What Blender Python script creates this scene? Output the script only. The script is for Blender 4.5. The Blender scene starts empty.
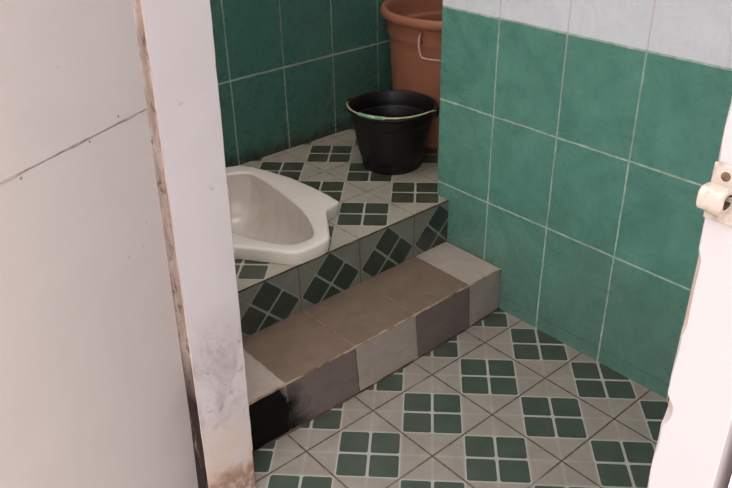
import bpy, bmesh, math, random
from mathutils import Vector, Matrix
random.seed(4)
sc = bpy.context.scene
col = sc.collection

def lin(r, g, b):
    f = lambda c: (c/255/12.92) if c/255 <= .04045 else ((c/255+.055)/1.055)**2.4
    return (f(r), f(g), f(b), 1)

# ------------------------------------------------------------------ node helpers
class V:
    """one float socket of a node tree, with arithmetic"""
    def __init__(s, nt, sock): s.nt, s.s = nt, sock
    def _m(s, op, *a):
        n = s.nt.nodes.new('ShaderNodeMath'); n.operation = op
        for i, x in enumerate((s,)+a):
            if isinstance(x, V): s.nt.links.new(x.s, n.inputs[i])
            else: n.inputs[i].default_value = x
        return V(s.nt, n.outputs[0])
    def __add__(s, o): return s._m('ADD', o)
    def __sub__(s, o): return s._m('SUBTRACT', o)
    def __mul__(s, o): return s._m('MULTIPLY', o)
    def abs(s): return s._m('ABSOLUTE')
    def lt(s, o): return s._m('LESS_THAN', o)
    def gt(s, o): return s._m('GREATER_THAN', o)
    def mx(s, o): return s._m('MAXIMUM', o)
    def mn(s, o): return s._m('MINIMUM', o)
    def frac(s): return s._m('FRACT')
    def floor(s): return s._m('FLOOR')
    def inv(s): return (s*-1.0)+1.0
    def ramp(s, a, b):
        n = s.nt.nodes.new('ShaderNodeMapRange'); n.inputs[1].default_value = a; n.inputs[2].default_value = b
        n.clamp = True; s.nt.links.new(s.s, n.inputs[0]); return V(s.nt, n.outputs[0])
    def joint(s, origin, pitch):
        """distance (m) to the nearest joint of a regular grid"""
        f = ((s-origin)*(1/pitch)+0.5).frac()-0.5
        return f.abs()*pitch

class M:
    def __init__(s, name, rough=.5, spec=.5):
        s.mat = bpy.data.materials.new(name); s.mat.use_nodes = True
        s.nt = s.mat.node_tree; s.b = s.nt.nodes['Principled BSDF']
        s.b.inputs['Roughness'].default_value = rough
        s.b.inputs['Specular IOR Level'].default_value = spec
        g = s.nt.nodes.new('ShaderNodeNewGeometry'); s.pos = g.outputs['Position']
        x = s.nt.nodes.new('ShaderNodeSeparateXYZ'); s.nt.links.new(s.pos, x.inputs[0])
        s.x, s.y, s.z = (V(s.nt, x.outputs[i]) for i in range(3))
    def noise(s, scale, detail=4, rough=.55, dist=0.0, stretch=None):
        n = s.nt.nodes.new('ShaderNodeTexNoise'); n.inputs['Scale'].default_value = scale
        n.inputs['Detail'].default_value = detail; n.inputs['Roughness'].default_value = rough
        n.inputs['Distortion'].default_value = dist
        if stretch:
            mp = s.nt.nodes.new('ShaderNodeMapping'); mp.inputs['Scale'].default_value = stretch
            s.nt.links.new(s.pos, mp.inputs[0]); s.nt.links.new(mp.outputs[0], n.inputs['Vector'])
        else: s.nt.links.new(s.pos, n.inputs['Vector'])
        return V(s.nt, n.outputs['Fac'])
    def color(s, c):
        n = s.nt.nodes.new('ShaderNodeRGB'); n.outputs[0].default_value = c; return n.outputs[0]
    def mix(s, fac, a, b):
        n = s.nt.nodes.new('ShaderNodeMix'); n.data_type = 'RGBA'
        if isinstance(fac, V): s.nt.links.new(fac.s, n.inputs['Factor'])
        else: n.inputs['Factor'].default_value = fac
        for k, v in ((6, a), (7, b)):
            if isinstance(v, tuple): n.inputs[k].default_value = v
            else: s.nt.links.new(v, n.inputs[k])
        return n.outputs[2]
    def out(s, c, rough=None, bump=None, bump_d=.001, bump_s=.5):
        if isinstance(c, tuple): s.b.inputs['Base Color'].default_value = c
        else: s.nt.links.new(c, s.b.inputs['Base Color'])
        if rough is not None: s.nt.links.new(rough.s, s.b.inputs['Roughness'])
        if bump is not None:
            n = s.nt.nodes.new('ShaderNodeBump'); n.inputs['Distance'].default_value = bump_d
            n.inputs['Strength'].default_value = bump_s
            s.nt.links.new(bump.s, n.inputs['Height']); s.nt.links.new(n.outputs[0], s.b.inputs['Normal'])
        return s.mat

# ------------------------------------------------------------------ sizes (metres)
TW, TH = .1982, .2473                 # wall tiles
ZR0 = .0655                           # where the wall tile courses start
ZS, ZP = .1333, .2691                 # step height, platform height
YS, YP = .084, .2934                  # step front, platform front
YB = .9204                            # rear wall
YC = .3393                            # where the right wall ends and the recess begins
XL = -.905                            # inside face of the doorway wall
XO = -1.003                           # its outside face
YN = -.99                             # near wall
XR = .82                              # far side of the recess
H = 2.95
HV = 2.12                             # the doorway wall stops here; open gap up to the ceiling

GREEN = (.080, .27, .195, 1)
# ------------------------------------------------------------------ materials
def wall_tile(name, axis, u0, zr0, grime, k=1.0):
    m = M(name, .28, .45)
    u = m.x if axis == 'x' else m.y
    wav = m.noise(9, 3, .5, 0)*.004
    du = (u+wav-.002).joint(u0, TW)
    upper = m.z.gt(.45 if grime else zr0+.06)
    dz = (m.z+wav-.002).joint(zr0, TH)
    dlow = (m.z-.042).abs()
    dzz = dz*upper + dlow*upper.inv()
    g = (du.lt(.0019)).mx((dz.lt(.0032 if grime else .0023))*upper)
    glow = (dlow.lt(.0014))*(upper.inv())
    n1 = m.noise(6.5, 6, .55, 2.2); n2 = m.noise(16, 4, .5, 3.0)
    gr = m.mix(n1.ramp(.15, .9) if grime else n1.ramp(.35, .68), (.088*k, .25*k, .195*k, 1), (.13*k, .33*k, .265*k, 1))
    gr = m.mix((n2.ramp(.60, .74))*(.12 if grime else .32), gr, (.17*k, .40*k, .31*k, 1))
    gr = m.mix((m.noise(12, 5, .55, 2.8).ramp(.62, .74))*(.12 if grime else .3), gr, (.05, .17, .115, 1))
    wh = m.mix(n1.ramp(.35, .7), (.71, .745, .80, 1), (.80, .83, .87, 1))
    wh = m.mix((n2.ramp(.55, .75))*.35, wh, (.60, .63, .65, 1))
    isw = m.z.gt(zr0+3*TH)
    c = m.mix(isw, gr, wh)
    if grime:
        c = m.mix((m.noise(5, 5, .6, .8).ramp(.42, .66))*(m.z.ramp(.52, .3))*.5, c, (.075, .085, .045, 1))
        foot_band = (m.noise(13, 5, .65, .8)-.5)*.10+m.z-ZP
        c = m.mix((foot_band.ramp(.055, .008))*.8, c, (.028, .026, .012, 1))        # dark uneven band along the foot of the wall
    else:       # uneven dirt clouds on the lower courses that also paint in the fading light
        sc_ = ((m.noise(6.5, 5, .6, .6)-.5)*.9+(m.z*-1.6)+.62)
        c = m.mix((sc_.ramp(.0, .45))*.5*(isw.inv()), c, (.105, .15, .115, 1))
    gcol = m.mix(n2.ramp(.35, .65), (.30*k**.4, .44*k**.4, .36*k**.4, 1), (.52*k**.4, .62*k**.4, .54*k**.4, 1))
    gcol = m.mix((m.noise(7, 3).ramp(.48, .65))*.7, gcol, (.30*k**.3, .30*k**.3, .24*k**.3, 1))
    gcol = m.mix(m.z.gt(zr0+3*TH+.004), gcol, (.64, .59, .61, 1))
    c = m.mix(glow*.6, c, (.03, .075, .05, 1))
    c = m.mix(g, c, gcol)
    rg = (g*.5)+(n2*.12)+.22
    return m.out(c, rg, (g.inv())+(n1*.15), .0012, .5)

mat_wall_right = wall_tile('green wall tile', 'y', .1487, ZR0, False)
mat_wall_back = wall_tile('green wall tile shaded', 'x', -.1077, .544-2*TH, True, .58)  # same green tile, darkened throughout to paint in the rear wall's shade

def diamond_tile(name, axes, o0, o1, T, light, dark, line, grout, dirt):
    m = M(name, .32, .5)
    a = {'x': m.x, 'y': m.y, 'z': m.z}
    p = ((a[axes[0]]-o0)*(1/T)).frac(); q = ((a[axes[1]]-o1)*(1/T)).frac()
    dx, dy = p-.5, q-.5
    s, t = dx+dy, dx-dy                                   # diamond = |s|<.5 and |t|<.5
    inside = (s.abs().mx(t.abs())).lt(.5)
    w = .022
    ls = ((s.abs()).lt(w)).mx((s.abs()-.5).abs().lt(w)).mx((s.abs()-1.0).abs().lt(w*.7))
    lt_ = ((t.abs()).lt(w)).mx((t.abs()-.5).abs().lt(w)).mx((t.abs()-1.0).abs().lt(w*.7))
    lines = ls.mx(lt_)
    # small rounded corners on the four squares
    cs, ct = (s.abs()-.25).abs(), (t.abs()-.25).abs()
    corner = (cs+ct).gt(.425)
    sq = inside*(lines.inv())*(corner.inv())
    n = m.noise(14, 5, .6, .5); n2 = m.noise(70, 3, .6)
    lc = m.mix(n.ramp(.35, .68), light, tuple(c*.84 for c in light[:3])+(1,))
    lc = m.mix((n2.ramp(.5, .7))*.25, lc, tuple(c*.75 for c in light[:3])+(1,))
    dc = m.mix(n.ramp(.35, .68), dark, tuple(c*1.3 for c in dark[:3])+(1,))
    c = m.mix(lines*(inside*.75+.25), lc, line)
    c = m.mix(sq, c, dc)
    gp = (p-.5).abs().gt(.5-.0105); gq = (q-.5).abs().gt(.5-.0105)
    g = gp.mx(gq)
    gc = m.mix(n2.ramp(.4, .62), grout, tuple(x*2.2 for x in grout[:3])+(1,))
    gc = m.mix(m.noise(6, 4).ramp(.55, .68), gc, tuple(c*.7 for c in light[:3])+(1,))
    c = m.mix(g, c, gc)
    c = m.mix((m.noise(4.5, 6, .65, .9).ramp(.5, .75))*dirt, c, (.13, .095, .06, 1))
    return m.out(c, (n*.25)+.22, (g.inv())+(n*.1), .001, .4)

LIGHT, DARK, LINE, GROUT = (.335, .292, .25, 1), (.050, .066, .049, 1), (.42, .41, .37, 1), (.075, .05, .035, 1)
mat_floor = diamond_tile('diamond floor tile', 'xy', -.153, 0, .2, LIGHT, DARK, LINE, GROUT, .25)
PL, PD = (.43, .39, .315, 1), (.050, .056, .036, 1)
mat_top = diamond_tile('diamond platform tile', 'xy', -.137, YP, .2, PL, PD, (.46, .45, .38, 1), (.20, .15, .10, 1), .35)
mat_rise = diamond_tile('shaded riser tile', 'xz', -.137, ZP-.2+.002, .2, (.165, .172, .136, 1), (.021, .032, .023, 1), (.19, .215, .195, 1), GROUT, .3)  # platform tile again, its colours darkened to paint in the riser's shade

def plain_tile(name, base, var, stain=False):
    m = M(name, .42, .4)
    n = m.noise(18, 5, .6, .6, (1, 1, 2.5)); n2 = m.noise(110, 3, .65)
    c = m.mix(n.ramp(.35, .65), base, var)
    c = m.mix((n2.ramp(.45, .7))*.18, c, tuple(x*.6 for x in base[:3])+(1,))
    if stain:
        m.b.inputs['Specular IOR Level'].default_value = .12
    if stain:   # burnt black patch on the end of the riser
        d = (m.x+.714)*1.0+(m.noise(20, 5, .6, .7)-.5)*.12+(m.z-.06)*.35
        c = m.mix(d.ramp(.026, -.030), c, (.003, .003, .003, 1))
    return m.out(c, (n*.2)+.32, n2, .0004, .3)
mat_brown = plain_tile('dark brown tile', (.215, .15, .105, 1), (.175, .122, .088, 1))
mat_brown2 = plain_tile('grey brown tile', (.165, .125, .11, 1), (.14, .11, .105, 1), True)
mat_pale = plain_tile('pale beige tile', (.47, .38, .32, 1), (.40, .325, .27, 1))
mat_stained = plain_tile('stained end tile', (.40, .325, .27, 1), (.35, .28, .235, 1), True)
mat_pale2 = plain_tile('pale ribbed tile', (.36, .285, .245, 1), (.31, .255, .225, 1))

m = M('grout seam', .8, .2); n = m.noise(30, 4)
mat_grout = m.out(m.mix(n.ramp(.4, .65), (.42, .32, .22, 1), (.14, .09, .055, 1)), None, n, .001)
m = M('dark seam', .8, .2); n = m.noise(30, 4)
mat_seam = m.out(m.mix(n.ramp(.4, .65), (.06, .035, .022, 1), (.12, .075, .05, 1)), None, n, .001)

m = M('cream ceramic', .16, .5); n = m.noise(9, 4)
mat_ceramic = m.out(m.mix(n.ramp(.35, .7), (.82, .74, .67, 1), (.77, .69, .62, 1)))
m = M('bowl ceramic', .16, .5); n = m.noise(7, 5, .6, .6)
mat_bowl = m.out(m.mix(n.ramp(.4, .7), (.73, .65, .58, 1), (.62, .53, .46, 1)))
m = M('black plastic', .42, .35); n = m.noise(26, 4, .6, .6)
mat_black = m.out(m.mix(n.ramp(.4, .7), (.006, .006, .007, 1), (.010, .009, .008, 1)), (n*.2)+.32)
m = M('terracotta plastic', .45, .4); n = m.noise(12, 5, .6, .6, (1, 1, .3))
mat_terra = m.out(m.mix(n.ramp(.38, .68), (.40, .155, .088, 1), (.345, .135, .08, 1)), (n*.2)+.35)
m = M('cream wire', .4, .5); n = m.noise(60, 2); mat_wire = m.out(m.mix(n.ramp(.4, .6), (.62, .58, .36, 1), (.5, .44, .25, 1)))
m = M('pink wire', .45, .5); n = m.noise(60, 2); mat_wire2 = m.out(m.mix(n.ramp(.4, .6), (.62, .42, .34, 1), (.5, .33, .26, 1)))
m = M('green grip', .4, .4); n = m.noise(40, 3); mat_grip = m.out(m.mix(n.ramp(.44, .58), (.16, .42, .22, 1), (.50, .60, .42, 1)))

def paint(name, base, var, smears, spots):
    m = M(name, .45, .35)
    n = m.noise(6, 5, .6, .4); f = m.noise(85, 3, .6)
    c = m.mix(n.ramp(.35, .7), base, var)
    if spots: c = m.mix((m.noise(90, 2, .5).ramp(.765, .79))*.6, c, (.22, .18, .17, 1))
    return m, c, n, f
m, c, n, f = paint('door paint', (.61, .535, .52, 1), (.58, .505, .495, 1), False, True)
mat_door = m.out(c, None, n, .002, .15)
m, c, n, f = paint('jamb paint', (.56, .505, .515, 1), (.53, .475, .485, 1), True, False)
sm = m.noise(13, 6, .66, .9, (1, 1, .6)).ramp(.44, .66)
band = (m.z.ramp(.50, .38))*(m.z.ramp(.17, .26))                      # grey smears a hand above the sill
c = m.mix(sm*band*.6, c, (.27, .21, .20, 1))
c = m.mix((m.noise(55, 4, .6, .5).ramp(.60, .68))*band*.55, c, (.25, .19, .18, 1))
c = m.mix((m.noise(34, 4, .6, .5).ramp(.66, .72))*(m.z.ramp(.55, .7))*.5, c, (.30, .26, .27, 1))
c = m.mix((m.z.ramp(.27, .13))*(m.noise(9, 4).ramp(.30, .5))*.85, c, (.56, .41, .315, 1))   # bare yellowed plaster low down
rust = (m.noise(20, 6, .65, 1.0)-.5)*.14+m.z
c = m.mix((rust.ramp(.12, .075))*.85, c, (.27, .14, .10, 1))
c = m.mix((rust.ramp(.072, .055))*(m.noise(45, 4).ramp(.40, .5))*.9, c, (.50, .40, .35, 1))
mat_jamb = m.out(c, None, f, .001, .25)
m, c, n, f = paint('right jamb paint', (.50, .45, .46, 1), (.485, .435, .445, 1), True, True)
mat_jamb2 = m.out(c, None, f, .0008, .2)
m = M('stained jamb edge', .7, .2)
a = m.noise(38, 5, .65, .5, (1, 1, .45)).ramp(.40, .66); low = m.z.ramp(.42, .30)
c = m.mix(a, (.42, .335, .30, 1), (.24, .17, .14, 1))
c = m.mix((m.noise(60, 4, .6, .4, (1, 1, .6)).ramp(.56, .63))*.75, c, (.075, .048, .04, 1))
c = m.mix(low*(m.noise(22, 5, .6, .8, (1, 1, .4)).ramp(.24, .40))*.95, c, (.018, .008, .006, 1))
mat_edge = m.out(c, None, a, .002, .4)
m = M('bare peach wood', .7, .2); n = m.noise(50, 4, .6, .3, (1, 1, .2))
mat_wood = m.out(m.mix(n.ramp(.35, .65), (.60, .46, .39, 1), (.42, .29, .245, 1)), None, n, .001)
m = M('outside plaster', .8, .2); n = m.noise(8, 6, .6)
mat_plaster = m.out(m.mix(n.ramp(.35, .65), (.74, .68, .62, 1), (.66, .60, .54, 1)), None, n, .003, .3)
m = M('outside ground', .85, .2); n = m.noise(6, 7, .65)
mat_ground = m.out(m.mix(n.ramp(.35, .65), (.46, .43, .40, 1), (.37, .345, .32, 1)), None, n, .004, .4)
m = M('ceiling board', .7, .2); n = m.noise(4, 3)
mat_ceil = m.out(m.mix(n.ramp(.35, .65), (.62, .59, .56, 1), (.56, .53, .50, 1)))
m = M('keeper paint', .45, .4); n = m.noise(90, 4)
mat_keep = m.out(m.mix(n.ramp(.5, .68), (.47, .40, .35, 1), (.30, .21, .15, 1)), None, n, .001, .3)
m = M('rusty screw', .6, .4); n = m.noise(150, 3)
mat_rust = m.out(m.mix(n.ramp(.4, .6), (.10, .05, .03, 1), (.22, .12, .07, 1)))
m = M('shaded bore', .8, .2); n = m.noise(150, 3)
mat_bore = m.out(m.mix(n.ramp(.4, .6), (.045, .028, .02, 1), (.09, .055, .035, 1)))  # dark brown stands in for the shade inside the barrel
m = M('nail head', .6, .4); n = m.noise(150, 3)
mat_nail = m.out(m.mix(n.ramp(.4, .6), (.24, .19, .17, 1), (.34, .28, .25, 1)))
m = M('seam filler', .7, .2); n = m.noise(26, 4)
mat_filler = m.out(m.mix(n.ramp(.42, .62), (.48, .41, .385, 1), (.28, .22, .20, 1)))
m = M('hole dark', .8, .1); mat_hole = m.out((.02, .015, .012, 1))

# ------------------------------------------------------------------ mesh helpers
def link(name, bm, mats, parent=None, smooth=False, recalc=True):
    if recalc: bmesh.ops.recalc_face_normals(bm, faces=bm.faces[:])
    me = bpy.data.meshes.new(name); bm.to_mesh(me); bm.free()
    for mm in (mats if isinstance(mats, (list, tuple)) else [mats]): me.materials.append(mm)
    if smooth:
        for p in me.polygons: p.use_smooth = True
    o = bpy.data.objects.new(name, me); col.objects.link(o)
    if parent:
        o.parent = parent
        o.matrix_parent_inverse = Matrix.Translation(-parent.location)
    return o
def thing(name, label, cat, loc, group=None):
    o = bpy.data.objects.new(name, None); col.objects.link(o); o.location = loc
    o.empty_display_size = .05; o['label'] = label; o['category'] = cat
    if group: o['group'] = group
    return o
def structure(o, label=None):
    o['kind'] = 'structure'
    if label: o['label'] = label
    return o
def box(bm, lo, hi, mi=0, bev=0):
    r = bmesh.ops.create_cube(bm, size=1)
    for v in r['verts']:
        v.co = Vector([(lo[i]+hi[i])/2+v.co[i]*(hi[i]-lo[i]) for i in range(3)])
    fs = {f for v in r['verts'] for f in v.link_faces}
    for f in fs: f.material_index = mi
    if bev:
        es = list({e for f in fs for e in f.edges})
        bmesh.ops.bevel(bm, geom=es, offset=bev, segments=2, affect='EDGES', profile=.5)
    return r['verts']
def quad(bm, pts, mi=0):
    f = bm.faces.new([bm.verts.new(p) for p in pts]); f.material_index = mi; return f
def lathe(bm, prof, c, seg=72, closed=False):
    """revolve (r, z) profile about a vertical axis through c"""
    rings = []
    for r, z in prof:
        if r < 1e-5: rings.append([bm.verts.new((c[0], c[1], c[2]+z))])
        else: rings.append([bm.verts.new((c[0]+r*math.cos(2*math.pi*k/seg), c[1]+r*math.sin(2*math.pi*k/seg), c[2]+z)) for k in range(seg)])
    for A, B in zip(rings, rings[1:]):
        for k in range(seg):
            k2 = (k+1) % seg
            if len(A) == 1 and len(B) > 1: bm.faces.new((A[0], B[k], B[k2]))
            elif len(B) == 1 and len(A) > 1: bm.faces.new((A[k], B[0], A[k2]))
            elif len(A) > 1: bm.faces.new((A[k], B[k], B[k2], A[k2]))
def tube(bm, pts, rad, seg=10, cap=True):
    pts = [Vector(p) for p in pts]; n = len(pts); rings = []; up = None
    for i, p in enumerate(pts):
        t = (pts[min(i+1, n-1)]-pts[max(i-1, 0)]).normalized()
        if up is None: up = Vector((0, 0, 1)) if abs(t.z) < .9 else Vector((1, 0, 0))
        s = t.cross(up).normalized(); up = s.cross(t).normalized()
        r = rad(i/(n-1)) if callable(rad) else rad
        rings.append([bm.verts.new(p+(s*math.cos(a)+up*math.sin(a))*r) for a in [2*math.pi*k/seg for k in range(seg)]])
    for A, B in zip(rings, rings[1:]):
        for k in range(seg): bm.faces.new((A[k], A[(k+1) % seg], B[(k+1) % seg], B[k]))
    if cap:
        bm.faces.new(rings[0][::-1]); bm.faces.new(rings[-1])
def smooth_curve(pts, n=8):
    pts = [Vector(p) for p in pts]; out = []
    P = [pts[0]*2-pts[1]]+pts+[pts[-1]*2-pts[-2]]
    for i in range(1, len(P)-2):
        for k in range(n):
            t = k/n; a, b, c, d = P[i-1:i+3]
            out.append(.5*((2*b)+(c-a)*t+(2*a-5*b+4*c-d)*t*t+(3*b-a-3*c+d)*t**3))
    return out+[pts[-1]]

# ------------------------------------------------------------------ room shell
bm = bmesh.new(); box(bm, (XO-.0, YN-.1, -.12), (.02, YS+.02, 0))
structure(link('floor', bm, mat_floor), 'floor of beige tiles with diagonal dark green squares')
bm = bmesh.new(); box(bm, (-4.5, -5, -.2), (XO, 3, -.025))
structure(link('ground', bm, mat_ground))
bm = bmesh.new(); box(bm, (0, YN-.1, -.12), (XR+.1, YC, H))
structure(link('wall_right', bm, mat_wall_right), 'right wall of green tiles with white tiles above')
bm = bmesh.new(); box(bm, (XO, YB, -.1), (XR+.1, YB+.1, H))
structure(link('wall_back', bm, mat_wall_back), 'rear wall of green tiles with its shade painted in')
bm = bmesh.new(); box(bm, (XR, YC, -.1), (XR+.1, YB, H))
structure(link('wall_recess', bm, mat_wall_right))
bm = bmesh.new(); box(bm, (XO+.004, .034, -.1), (XL, YB, H))
structure(link('wall_left', bm, mat_plaster))
bm = bmesh.new(); box(bm, (XO+.002, YN-1.6, -.1), (XL, -.934, H))
structure(link('wall_door_side', bm, mat_plaster))
bm = bmesh.new(); box(bm, (XO+.002, -.934, 2.06), (XL, .034, H))
structure(link('wall_lintel', bm, mat_plaster))
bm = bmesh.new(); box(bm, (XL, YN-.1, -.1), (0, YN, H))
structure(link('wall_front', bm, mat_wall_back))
ADDED_OPENING = (-.90, .05, -.08, .88)          # made-up ceiling opening, out of view, added to light the tops from above (x0, y0, x1, y1)
bm = bmesh.new()
box(bm, (XO, YN-.1, H), (ADDED_OPENING[0], YB+.1, H+.06)); box(bm, (ADDED_OPENING[2], YN-.1, H), (XR+.1, YB+.1, H+.06))
box(bm, (ADDED_OPENING[0], YN-.1, H), (ADDED_OPENING[2], ADDED_OPENING[1], H+.06)); box(bm, (ADDED_OPENING[0], ADDED_OPENING[3], H), (ADDED_OPENING[2], YB+.1, H+.06))
structure(link('ceiling', bm, mat_ceil))

# ------------------------------------------------------------------ squat toilet outline (plan), symmetric about x = CX
CX = -.49
half = [(0, .286), (.034, .287), (.050, .291), (.064, .303), (.10, .355), (.136, .406), (.142, .414), (.147, .419), (.198, .434), (.203, .437), (.205, .442), (.209, .494), (.208, .56), (.200, .659), (.180, .739), (.161, .806), (.136, .843), (.10, .858), (.05, .865), (0, .866)]
hole = [(0, .328), (.02, .329), (.034, .336), (.05, .354), (.07, .389), (.09, .436), (.104, .483), (.122, .586), (.133, .686), (.134, .745), (.131, .772), (.112, .792), (.075, .810), (.03, .818), (0, .819)]
def resample(h, n):
    """n+1 points along the polyline, its own corners kept"""
    L = [math.dist(a, b) for a, b in zip(h, h[1:])]
    cnt = [max(1, round(n*l/sum(L))) for l in L]
    while sum(cnt) > n: cnt[cnt.index(max(cnt))] -= 1
    while sum(cnt) < n: cnt[cnt.index(min(cnt))] += 1
    out = []
    for (a, b), c in zip(zip(h, h[1:]), cnt): out += [(a[0]+(b[0]-a[0])*k/c, a[1]+(b[1]-a[1])*k/c) for k in range(c)]
    return out+[h[-1]]
def loop_from(h): # full closed loop, counter-clockwise
    return [(CX+x, y) for x, y in h]+[(CX-x, y) for x, y in h[-2:0:-1]]
NH = 60
def soft(h):
    c = smooth_curve([(x, y, 0) for x, y in h], 4); return [(v.x, v.y) for v in c]
OUT = loop_from(resample(half, NH)); HOL = loop_from(resample(hole, NH))
CY = .58
def ring(bm, L, z, off=0.0, sc_=1.0, cy=CY, cx=CX):
    out = []
    n = len(L)
    for i, (x, y) in enumerate(L):
        if off:
            (ax, ay), (bx, by) = L[i-1], L[(i+1) % n]
            tx, ty = bx-ax, by-ay; l = math.hypot(tx, ty) or 1
            x, y = x-ty/l*off, y+tx/l*off                 # inwards
        out.append(bm.verts.new((cx+(x-cx)*sc_, cy+(y-cy)*sc_, z)))
    return out
def bridge(bm, A, B):
    n = len(A)
    for k in range(n): bm.faces.new((A[k], A[(k+1) % n], B[(k+1) % n], B[k]))

# platform: top slab with the opening for the bowl, riser
plat = thing('platform', 'raised tiled platform that the squat toilet and buckets stand on', 'platform', (-.45, YP, 0))
bm = bmesh.new()
rect = [(XL, YP), (0, YP), (0, YB), (XL, YB)]
vo = [bm.verts.new((x, y, ZP)) for x, y in rect]
vi = [bm.verts.new((CX+(x-CX)*1.05, CY+(y-CY)*1.05, ZP)) for x, y in HOL]
es = [bm.edges.new((L[i], L[(i+1) % len(L)])) for L in (vo, vi) for i in range(len(L))]
bmesh.ops.triangle_fill(bm, use_beauty=True, edges=es)
for f in bm.faces:
    if f.normal.z < 0: f.normal_flip()
link('top', bm, mat_top, plat, recalc=False)
bm = bmesh.new(); box(bm, (XL, YP, 0), (0, YP+.04, ZP-.0002)); link('riser', bm, mat_rise, plat)
bm = bmesh.new(); tube(bm, [(XL+.9*k/60, YP-.0002, ZP-.0012+.0004*math.sin(k*1.7)) for k in range(61)], .0022, 6)
link('edge_seam', bm, mat_seam, plat)

bm = bmesh.new(); box(bm, (0, YC, -.1), (XR, YB, ZP)); structure(link('floor_recess', bm, mat_top), 'tiled floor of the recess behind the right wall')

# step: tiles of two colours on tread and riser
step = thing('step', 'low step of dark brown and pale tiles, black stain on its end', 'step', (-.45, YS, 0))
BATS = [(XL, .003), (-.737, .009), (-.533, .012), (-.332, .012), (-.131, .008), (.01, .001)]
def BAT(x):                      # the riser is not quite plumb
    for (a, p), (b, q) in zip(BATS, BATS[1:]):
        if x <= b: return p+(q-p)*(x-a)/(b-a)
    return .001
XE = -.004
xs = [XL, -.737, -.533, -.332, -.131, XE]
kind_t = [2, 0, 0, 0, 2]; kind_r = [5, 1, 3, 1, 3]
for nm, kinds in (('tread', kind_t), ('riser', kind_r)):
    bm = bmesh.new(); g = .0009
    for a, b, k in zip(xs, xs[1:], kinds):
        g_ = .0001 if (nm == 'riser' and k in (5,)) else g
        a2, b2 = a+g_, b-g_
        if nm == 'riser' and k == 1 and a < -.7: a2 = a
        if nm == 'tread':
            quad(bm, [(a2, YS+.002, ZS), (b2, YS+.002, ZS), (b2, YP-.0005, ZS), (a2, YP-.0005, ZS)], k)
        else:
            quad(bm, [(a2, YS-BAT(a2), 0), (b2, YS-BAT(b2), 0), (b2, YS, ZS-.003), (a2, YS, ZS-.003)], k)
    if nm == 'tread': quad(bm, [(XL, YS+.001, ZS-.0012), (XE, YS+.001, ZS-.0012), (XE, YP-.0005, ZS-.0012), (XL, YP-.0005, ZS-.0012)], 4)
    else:
        quad(bm, [(XL, YS+.003, 0), (XE, YS+.003, 0), (XE, YS+.003, ZS-.002), (XL, YS+.003, ZS-.002)], 4)
        box(bm, (XL, YS+.004, 0), (XE, YP-.001, ZS-.004), 4)
    link(nm, bm, [mat_brown, mat_brown2, mat_pale, mat_pale2, mat_grout, mat_stained], step, recalc=(nm != 'tread'))
bm = bmesh.new()
tube(bm, [(XL+.904*k/60, YS+.0006+.0005*math.sin(k*2.1), ZS-.0016+.0006*math.sin(k*1.3)) for k in range(61)], .0026, 8)
link('nosing', bm, mat_grout, step)
bm = bmesh.new()
tube(bm, [(XL+.904*k/80, YS-BAT(XL+.904*k/80)-.001, .0005) for k in range(81)], lambda t: .0028+.0016*math.sin(t*57)*math.sin(t*23), 6)
link('foot_seam', bm, mat_seam, step)

# ------------------------------------------------------------------ squat toilet
RZ = .041
wc = thing('squat_toilet', 'white ceramic squat toilet set into the raised platform', 'squat toilet', (CX, CY, ZP))
bm = bmesh.new()
R_ = [ring(bm, OUT, ZP+.0003, 0.006), ring(bm, OUT, ZP+.012, .003), ring(bm, OUT, ZP+RZ-.008, 0), ring(bm, OUT, ZP+RZ-.003, .0012), ring(bm, OUT, ZP+RZ-.0006, .0045), ring(bm, OUT, ZP+RZ, .010)]
R_.append(ring(bm, HOL, ZP+RZ-.001, -.009)); R_.append(ring(bm, HOL, ZP+RZ-.0025, -.003)); R_.append(ring(bm, HOL, ZP+RZ-.007, 0))
for A, B in zip(R_, R_[1:]): bridge(bm, A, B)
o = link('rim', bm, mat_ceramic, wc, smooth=True)
bm = bmesh.new()
dep = [(0, .007), (.006, .014), (.03, .045), (.07, .08), (.14, .11), (.28, .133), (.5, .147), (.72, .153), (.88, .156)]
prev = None
for s_, d_ in dep:
    n = len(HOL); cy = .70
    rg_ = [bm.verts.new((x+(CX-x)*s_, y+(cy-y)*s_, ZP+RZ-d_)) for x, y in HOL]
    if prev: bridge(bm, prev, rg_)
    prev = rg_
bm.faces.new(prev)
link('bowl', bm, mat_bowl, wc, smooth=True, recalc=True)
bm = bmesh.new(); lathe(bm, [(0, .001), (.026, .001), (.028, -.002)], (CX, .70, ZP+RZ-.154), 32)
link('drain', bm, mat_hole, wc)

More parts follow.
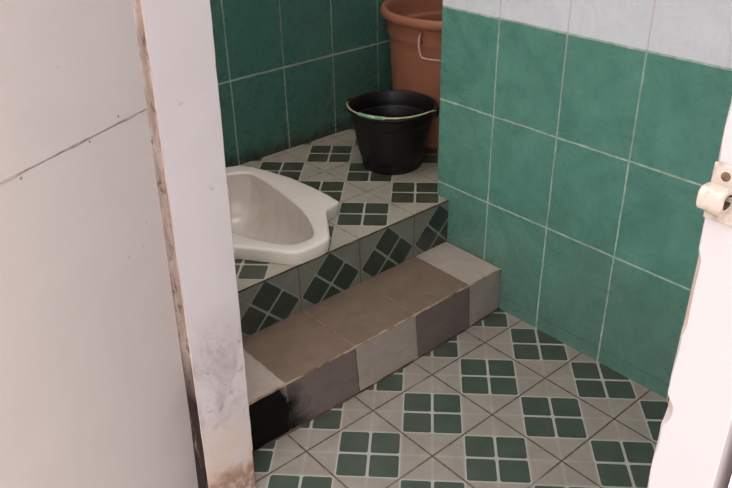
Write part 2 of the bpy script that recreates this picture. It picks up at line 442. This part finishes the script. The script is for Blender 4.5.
# ------------------------------------------------------------------ black bucket
BC = Vector((.058, .596, ZP)); BH = .195; BS = 1.018
bk = thing('bucket', 'black plastic bucket with a wire handle and green grip', 'bucket', BC)
prof = [(0, .006), (.080, .006), (.084, .0), (.0895, .0), (.093, .006), (.0955, .03), (.106, .105), (.1135, .140), (.1145, .1415), (.121, .1425), (.123, .147), (.1265, .170), (.1285, .178),
        (.134, .1785), (.1365, .181), (.1365, .185), (.134, BH), (.130, BH), (.1265, .182), (.121, .15), (.105, .06), (.092, .014), (.085, .0105), (0, .0105)]
prof = [(r_*BS, z_*BH/.186 if z_ != BH else BH) for r_, z_ in prof]
bm = bmesh.new(); lathe(bm, prof, BC); link('body', bm, mat_black, bk, smooth=True)
ear = Vector((.138, -.239, 0)).normalized(); fr = Vector((ear.y, -ear.x, 0))
if fr.y > 0: fr = -fr
for s_ in (-1, 1):
    bm = bmesh.new(); p = BC+ear*s_*.1365*BS+Vector((0, 0, BH-.012))
    vs = box(bm, (-.011, -.005, -.014), (.011, .006, .016), 0, .003)
    ang = math.atan2(ear.y*s_, ear.x*s_)-math.pi/2
    bmesh.ops.transform(bm, matrix=Matrix.Translation(p) @ Matrix.Rotation(ang, 4, 'Z'), verts=bm.verts)
    link('lug', bm, mat_black, bk)
hand = []
for k in range(61):
    a = math.pi*k/60
    rr = (.1405-.010*math.sin(a)**.5 if 0 < k < 60 else .1405)*BS
    hand.append(BC+ear*(-math.cos(a)*rr)+fr*(math.sin(a)*(rr+.004))+Vector((0, 0, BH-.004+.0095*min(1, math.sin(a)*3))))
bm = bmesh.new(); tube(bm, hand, .0026, 8); hd = link('handle', bm, mat_wire, bk, smooth=True)
bm = bmesh.new(); tube(bm, hand[20:34], lambda t: .0052 if .03 < t < .97 else .0046, 12); link('grip', bm, mat_grip, hd, smooth=True)

# ------------------------------------------------------------------ terracotta barrel
TC = Vector((.405, .670, ZP)); TH_ = .429; TZ = .429/.405
tb = thing('tub', 'large terracotta plastic tub behind the black bucket', 'tub', TC)
prof = [(0, .008), (.165, .008), (.168, .0), (.176, .0), (.18, .01), (.186, .08), (.200, .30), (.2015, .318), (.2045, .322), (.206, .332), (.2075, .372), (.212, .377), (.222, .378), (.2265, .382), (.2275, .392), (.225, .401), (.220, TH_),
        (.213, .404), (.207, .396), (.2035, .375), (.2030, .340), (.2015, .336), (.1940, .333), (.1925, .330), (.1915, .318), (.19, .20), (.178, .03), (.17, .016), (0, .016)]
prof = [(r_*1.07, z_*TZ if z_ != TH_ else TH_) for r_, z_ in prof]
bm = bmesh.new(); lathe(bm, prof, TC, 96); link('body', bm, mat_terra, tb, smooth=True)
def onr(a, r, z): return TC+Vector((r*1.07*math.cos(a), r*1.07*math.sin(a), z*TZ))
aL, aR = math.radians(-164), math.radians(-124)
for a in (aL, aR):
    bm = bmesh.new(); tube(bm, [onr(a, .204, .366), onr(a, .214, .362), onr(a, .2165, .352), onr(a, .214, .342), onr(a, .204, .338)], .006, 10)
    link('lug', bm, mat_terra, tb, smooth=True)
pts = [onr(aL, .2175, .360), onr(aL, .2215, .348), onr(aL+.005, .222, .325), onr(aL+.03, .2215, .304), onr(aL+.09, .221, .295), onr((aL+aR)/2, .221, .293), onr(aR-.09, .221, .295), onr(aR-.03, .2215, .304), onr(aR-.005, .222, .325), onr(aR, .2215, .345), onr(aR, .2175, .358)]
bm = bmesh.new(); tube(bm, smooth_curve(pts, 8), .0032, 8); link('handle', bm, mat_wire2, tb, smooth=True)

# ------------------------------------------------------------------ door frame: left jamb (leans a little), right jamb
def jamb(name, corners, z0, z1, chip, matlist, face_mats, n=260):
    """corners(z): 4 plan corners in order; every corner chamfered by chip(i, z)"""
    bm = bmesh.new(); prev = None
    for k in range(n+1):
        z = z0+(z1-z0)*k/n; c = [Vector((x, y, z)) for x, y in corners(z)]; r = []
        for i in range(4):
            d = chip(i, z)
            r.append(bm.verts.new(c[i]+(c[i-1]-c[i]).normalized()*d)); r.append(bm.verts.new(c[i]+(c[(i+1) % 4]-c[i]).normalized()*d))
        if prev:
            for j in range(8):
                f = bm.faces.new((prev[j], prev[(j+1) % 8], r[(j+1) % 8], r[j]))
                f.material_index = face_mats(j, z, chip(j//2, z))
        else: bm.faces.new(r[::-1])
        prev = r
    bm.faces.new(prev)
    return link(name, bm, matlist, None)
def wob(seed):
    rnd = random.Random(seed); ph = [(rnd.uniform(8, 160), rnd.uniform(0, 6.3), rnd.random()) for _ in range(14)]
    tot = sum(a for *_, a in ph)
    return lambda z: sum(a*math.sin(f*z+p) for f, p, a in ph)/tot
w1, w2, w3 = wob(1), wob(2), wob(3)
def cl(z):  # inner, outer (opening side), then back
    xi = -.9047+.0236*z; xo = -1.0118+.0211*z
    return [(xi, -.03), (xo, -.03), (xo, .034+.02), (xi, .034)]
def chipl(i, z):
    if i == 0: return max(.0010, .0014+.0016*w1(z)+(.0022 if z < .12 else 0)*(1+w2(z*2)))
    if i == 1: return max(.0007, .0014+.0016*w2(z))
    return .001
# faces j: even = chamfer of corner j/2, odd = side from corner to next
o = jamb('trim_1', cl, -.02, 2.06, chipl, [mat_jamb, mat_edge, mat_wood], lambda j, z, d: 2 if j == 2 else (1 if j == 3 else 0))
structure(o, 'white painted left door jamb, chipped and rusty at the foot')
def cr(z):  # opening edge outside first
    y = -.8795+.0045*z
    return [(XO-.004, y), (XO-.004, -.9268+.002*z), (XL, -.932), (XL, y)]
def chipr(i, z):
    if i == 0:
        d = max(.0008, .0016+.003*w3(z))
        if .925 < z < .992: d = .0040+.001*w1(z*3)
        if .84 < z < .868: d = .004+.004*math.sin((z-.84)/.028*math.pi)
        return d
    return .0012
def fr_m(j, z, d): return 1 if (j == 0 and (.925 < z < .992 or .853 < z < .866)) else 0
o = jamb('trim_2', cr, -.02, 2.06, chipr, [mat_jamb2, mat_wood], fr_m)
structure(o, 'bright white right door jamb with chipped edge')
bm = bmesh.new(); box(bm, (XO-.004, -.9305, 2.06), (XL, .034, 2.10), 0, .002)
structure(link('trim_3', bm, mat_jamb2))

# ------------------------------------------------------------------ door leaf, opened outwards
D = Vector((-.8918, -.4524, 0)); N = Vector((.4524, -.8918, 0))        # along the leaf, towards the viewer
door = bpy.data.objects.new('door_1', None); col.objects.link(door); door.location = (-1.0, .028, 0)
structure(door, 'white painted door leaf of two panels standing open on the left')
ZSEAM, SLOPE = .876, .016
def leaf(name, z0, z1, mat, off=0.0):
    bm = bmesh.new(); W, T_ = .78, .034
    def base(z): return Vector((-1.0, .0277-.0566*z, z))
    up_ = Vector((0, 0, SLOPE*W))
    lo = [base(z0)+D*.006, base(z0)+D*W+(up_ if z0 > .5 else up_*0)]; hi = [base(z1)+D*.006, base(z1)+D*W+(up_ if z1 < 1.5 else up_*0)]
    nrm = N*off
    P = [lo[0]+nrm, lo[1]+nrm, hi[1]+nrm, hi[0]+nrm]; Q = [v-N*(T_+off) for v in P]
    vs = [bm.verts.new(v) for v in P+Q]
    for f in ((0, 1, 2, 3), (7, 6, 5, 4), (0, 4, 5, 1), (1, 5, 6, 2), (2, 6, 7, 3), (3, 7, 4, 0)): bm.faces.new([vs[i] for i in f])
    bmesh.ops.bevel(bm, geom=bm.edges[:], offset=.0012, segments=2, affect='EDGES')
    return link(name, bm, mat, door)
leaf('panel', .012, ZSEAM-.0006, mat_door); leaf('panel', ZSEAM+.0006, 2.03, mat_door, .0012)
def on_leaf(t, z): return Vector((-1.0, .0277-.0566*z, z))+D*t
bm = bmesh.new(); tube(bm, [on_leaf(.007+.01*k, ZSEAM+SLOPE*(.007+.01*k)-.0003*(1+math.sin(k*1.7)))-N*(.0010+.0006*math.sin(k*.9)*math.sin(k*.37)) for k in range(77)], lambda t: .0017+.0006*math.sin(t*40), 6)
link('seam', bm, mat_filler, door)
for t, z in ((.072, .887), (.135, .873), (.262, .8735), (.045, .70), (.098, .665), (.062, .665)):
    bm = bmesh.new(); bmesh.ops.create_uvsphere(bm, u_segments=12, v_segments=8, radius=.0022 if z > .8 else .0013)
    for v in bm.verts: v.co = on_leaf(t, z)+N*(v.co.z*.4+(.0012 if z > .88 else 0))+D*v.co.x+Vector((0, 0, v.co.y))
    link('nail', bm, mat_nail, door, smooth=True)

# ------------------------------------------------------------------ bolt keeper on the right jamb
KX = XO-.004
kp = thing('bolt_keeper', 'cream painted bolt keeper screwed to the right door jamb', 'latch', (KX, -.885, 1.035))
bm = bmesh.new(); box(bm, (KX-.0025, -.8965, 1.021), (KX+.0005, -.8745, 1.061), 0, .001); link('plate', bm, mat_keep, kp)
bm = bmesh.new()   # the bent strap: a tube along y, open at both ends
seg = 26; ro, ri = .0082, .0050; cz, cx_ = 1.0392, KX-.0074
def sq_ring(r, y): 
    out = []
    for k in range(seg):
        a = 2*math.pi*k/seg; c_, s_ = math.cos(a), math.sin(a); q = (abs(c_)**3.2+abs(s_)**3.2)**(-1/3.2)
        out.append(bm.verts.new((cx_+r*q*c_, y, cz+r*q*s_)))
    return out
y0, y1 = -.8905, -.8735
A = [sq_ring(ri, y0), sq_ring(ro-.001, y0), sq_ring(ro, y0+.001), sq_ring(ro, y1-.001), sq_ring(ro-.001, y1), sq_ring(ri, y1)]
for a, b in zip(A, A[1:]+A[:1]): bridge(bm, a, b)
bm.faces.ensure_lookup_table()
for q_ in bm.faces[-seg:]: q_.material_index = 1                        # bore coloured dark to paint in the shade inside
link('barrel', bm, [mat_keep, mat_bore], kp, smooth=False)
bm = bmesh.new(); box(bm, (KX-.009, -.8895, 1.0275), (KX-.001, -.8745, 1.0325), 0, .003); link('lip', bm, mat_keep, kp)
bm = bmesh.new(); lathe(bm, [(0, .0010), (.0022, .0009), (.0032, .0002), (.0032, -.001)], (0, 0, 0), 20)
bmesh.ops.transform(bm, matrix=Matrix.Translation((KX-.0025, -.8838, 1.0535)) @ Matrix.Rotation(-math.pi/2, 4, 'Y'), verts=bm.verts)
link('screw', bm, mat_rust, kp, smooth=True)

# ------------------------------------------------------------------ light: bright overcast sky outside the doorway
w = bpy.data.worlds.new('sky'); sc.world = w; w.use_nodes = True
nt = w.node_tree; bg = nt.nodes['Background']
tc = nt.nodes.new('ShaderNodeTexCoord'); sx = nt.nodes.new('ShaderNodeSeparateXYZ'); nt.links.new(tc.outputs['Generated'], sx.inputs[0])
gx = V(nt, sx.outputs[0])*-.16+V(nt, sx.outputs[1])*-.05+(V(nt, sx.outputs[2]).mx(0.0))*1.9+.46
mx = nt.nodes.new('ShaderNodeMix'); mx.data_type = 'RGBA'; mx.inputs['Factor'].default_value = 1; mx.blend_type = 'MULTIPLY'
mx.inputs[6].default_value = (1, .965, .965, 1)
cmb = nt.nodes.new('ShaderNodeCombineXYZ')
for i in range(3): nt.links.new(gx.s, cmb.inputs[i])
nt.links.new(cmb.outputs[0], mx.inputs[7]); nt.links.new(mx.outputs[2], bg.inputs[0])
bg.inputs[1].default_value = 1.0

sd = bpy.data.lights.new('sun', 'SUN'); sd.energy = 3.2; sd.angle = math.radians(6); sd.color = (1, .95, .9)
so = bpy.data.objects.new('sun', sd); col.objects.link(so)
so.rotation_euler = Vector((-.36, .03, -1)).to_track_quat('-Z', 'Y').to_euler()      # high sun behind the building

# ------------------------------------------------------------------ camera
r = Vector((.75588731, -.65441334, -.01943066)); u = Vector((.33619068, .3625118, .86923013)); f = Vector((.56179195, .66357243, -.49402574))
cam = bpy.data.objects.new('camera', bpy.data.cameras.new('camera')); col.objects.link(cam)
mw = Matrix((r, u, -f)).transposed().to_4x4(); mw.translation = Vector((-1.47553824, -1.07762813, 1.26529292))
cam.matrix_world = mw
cam.data.sensor_fit = 'HORIZONTAL'; cam.data.sensor_width = 36; cam.data.lens = 776.3076/732*36; cam.data.clip_start = .02
sc.camera = cam
sc.view_settings.view_transform = 'Standard'; sc.view_settings.look = 'None'
sc.view_settings.exposure = 1.15; sc.view_settings.gamma = 1; sc.view_settings.use_curve_mapping = False
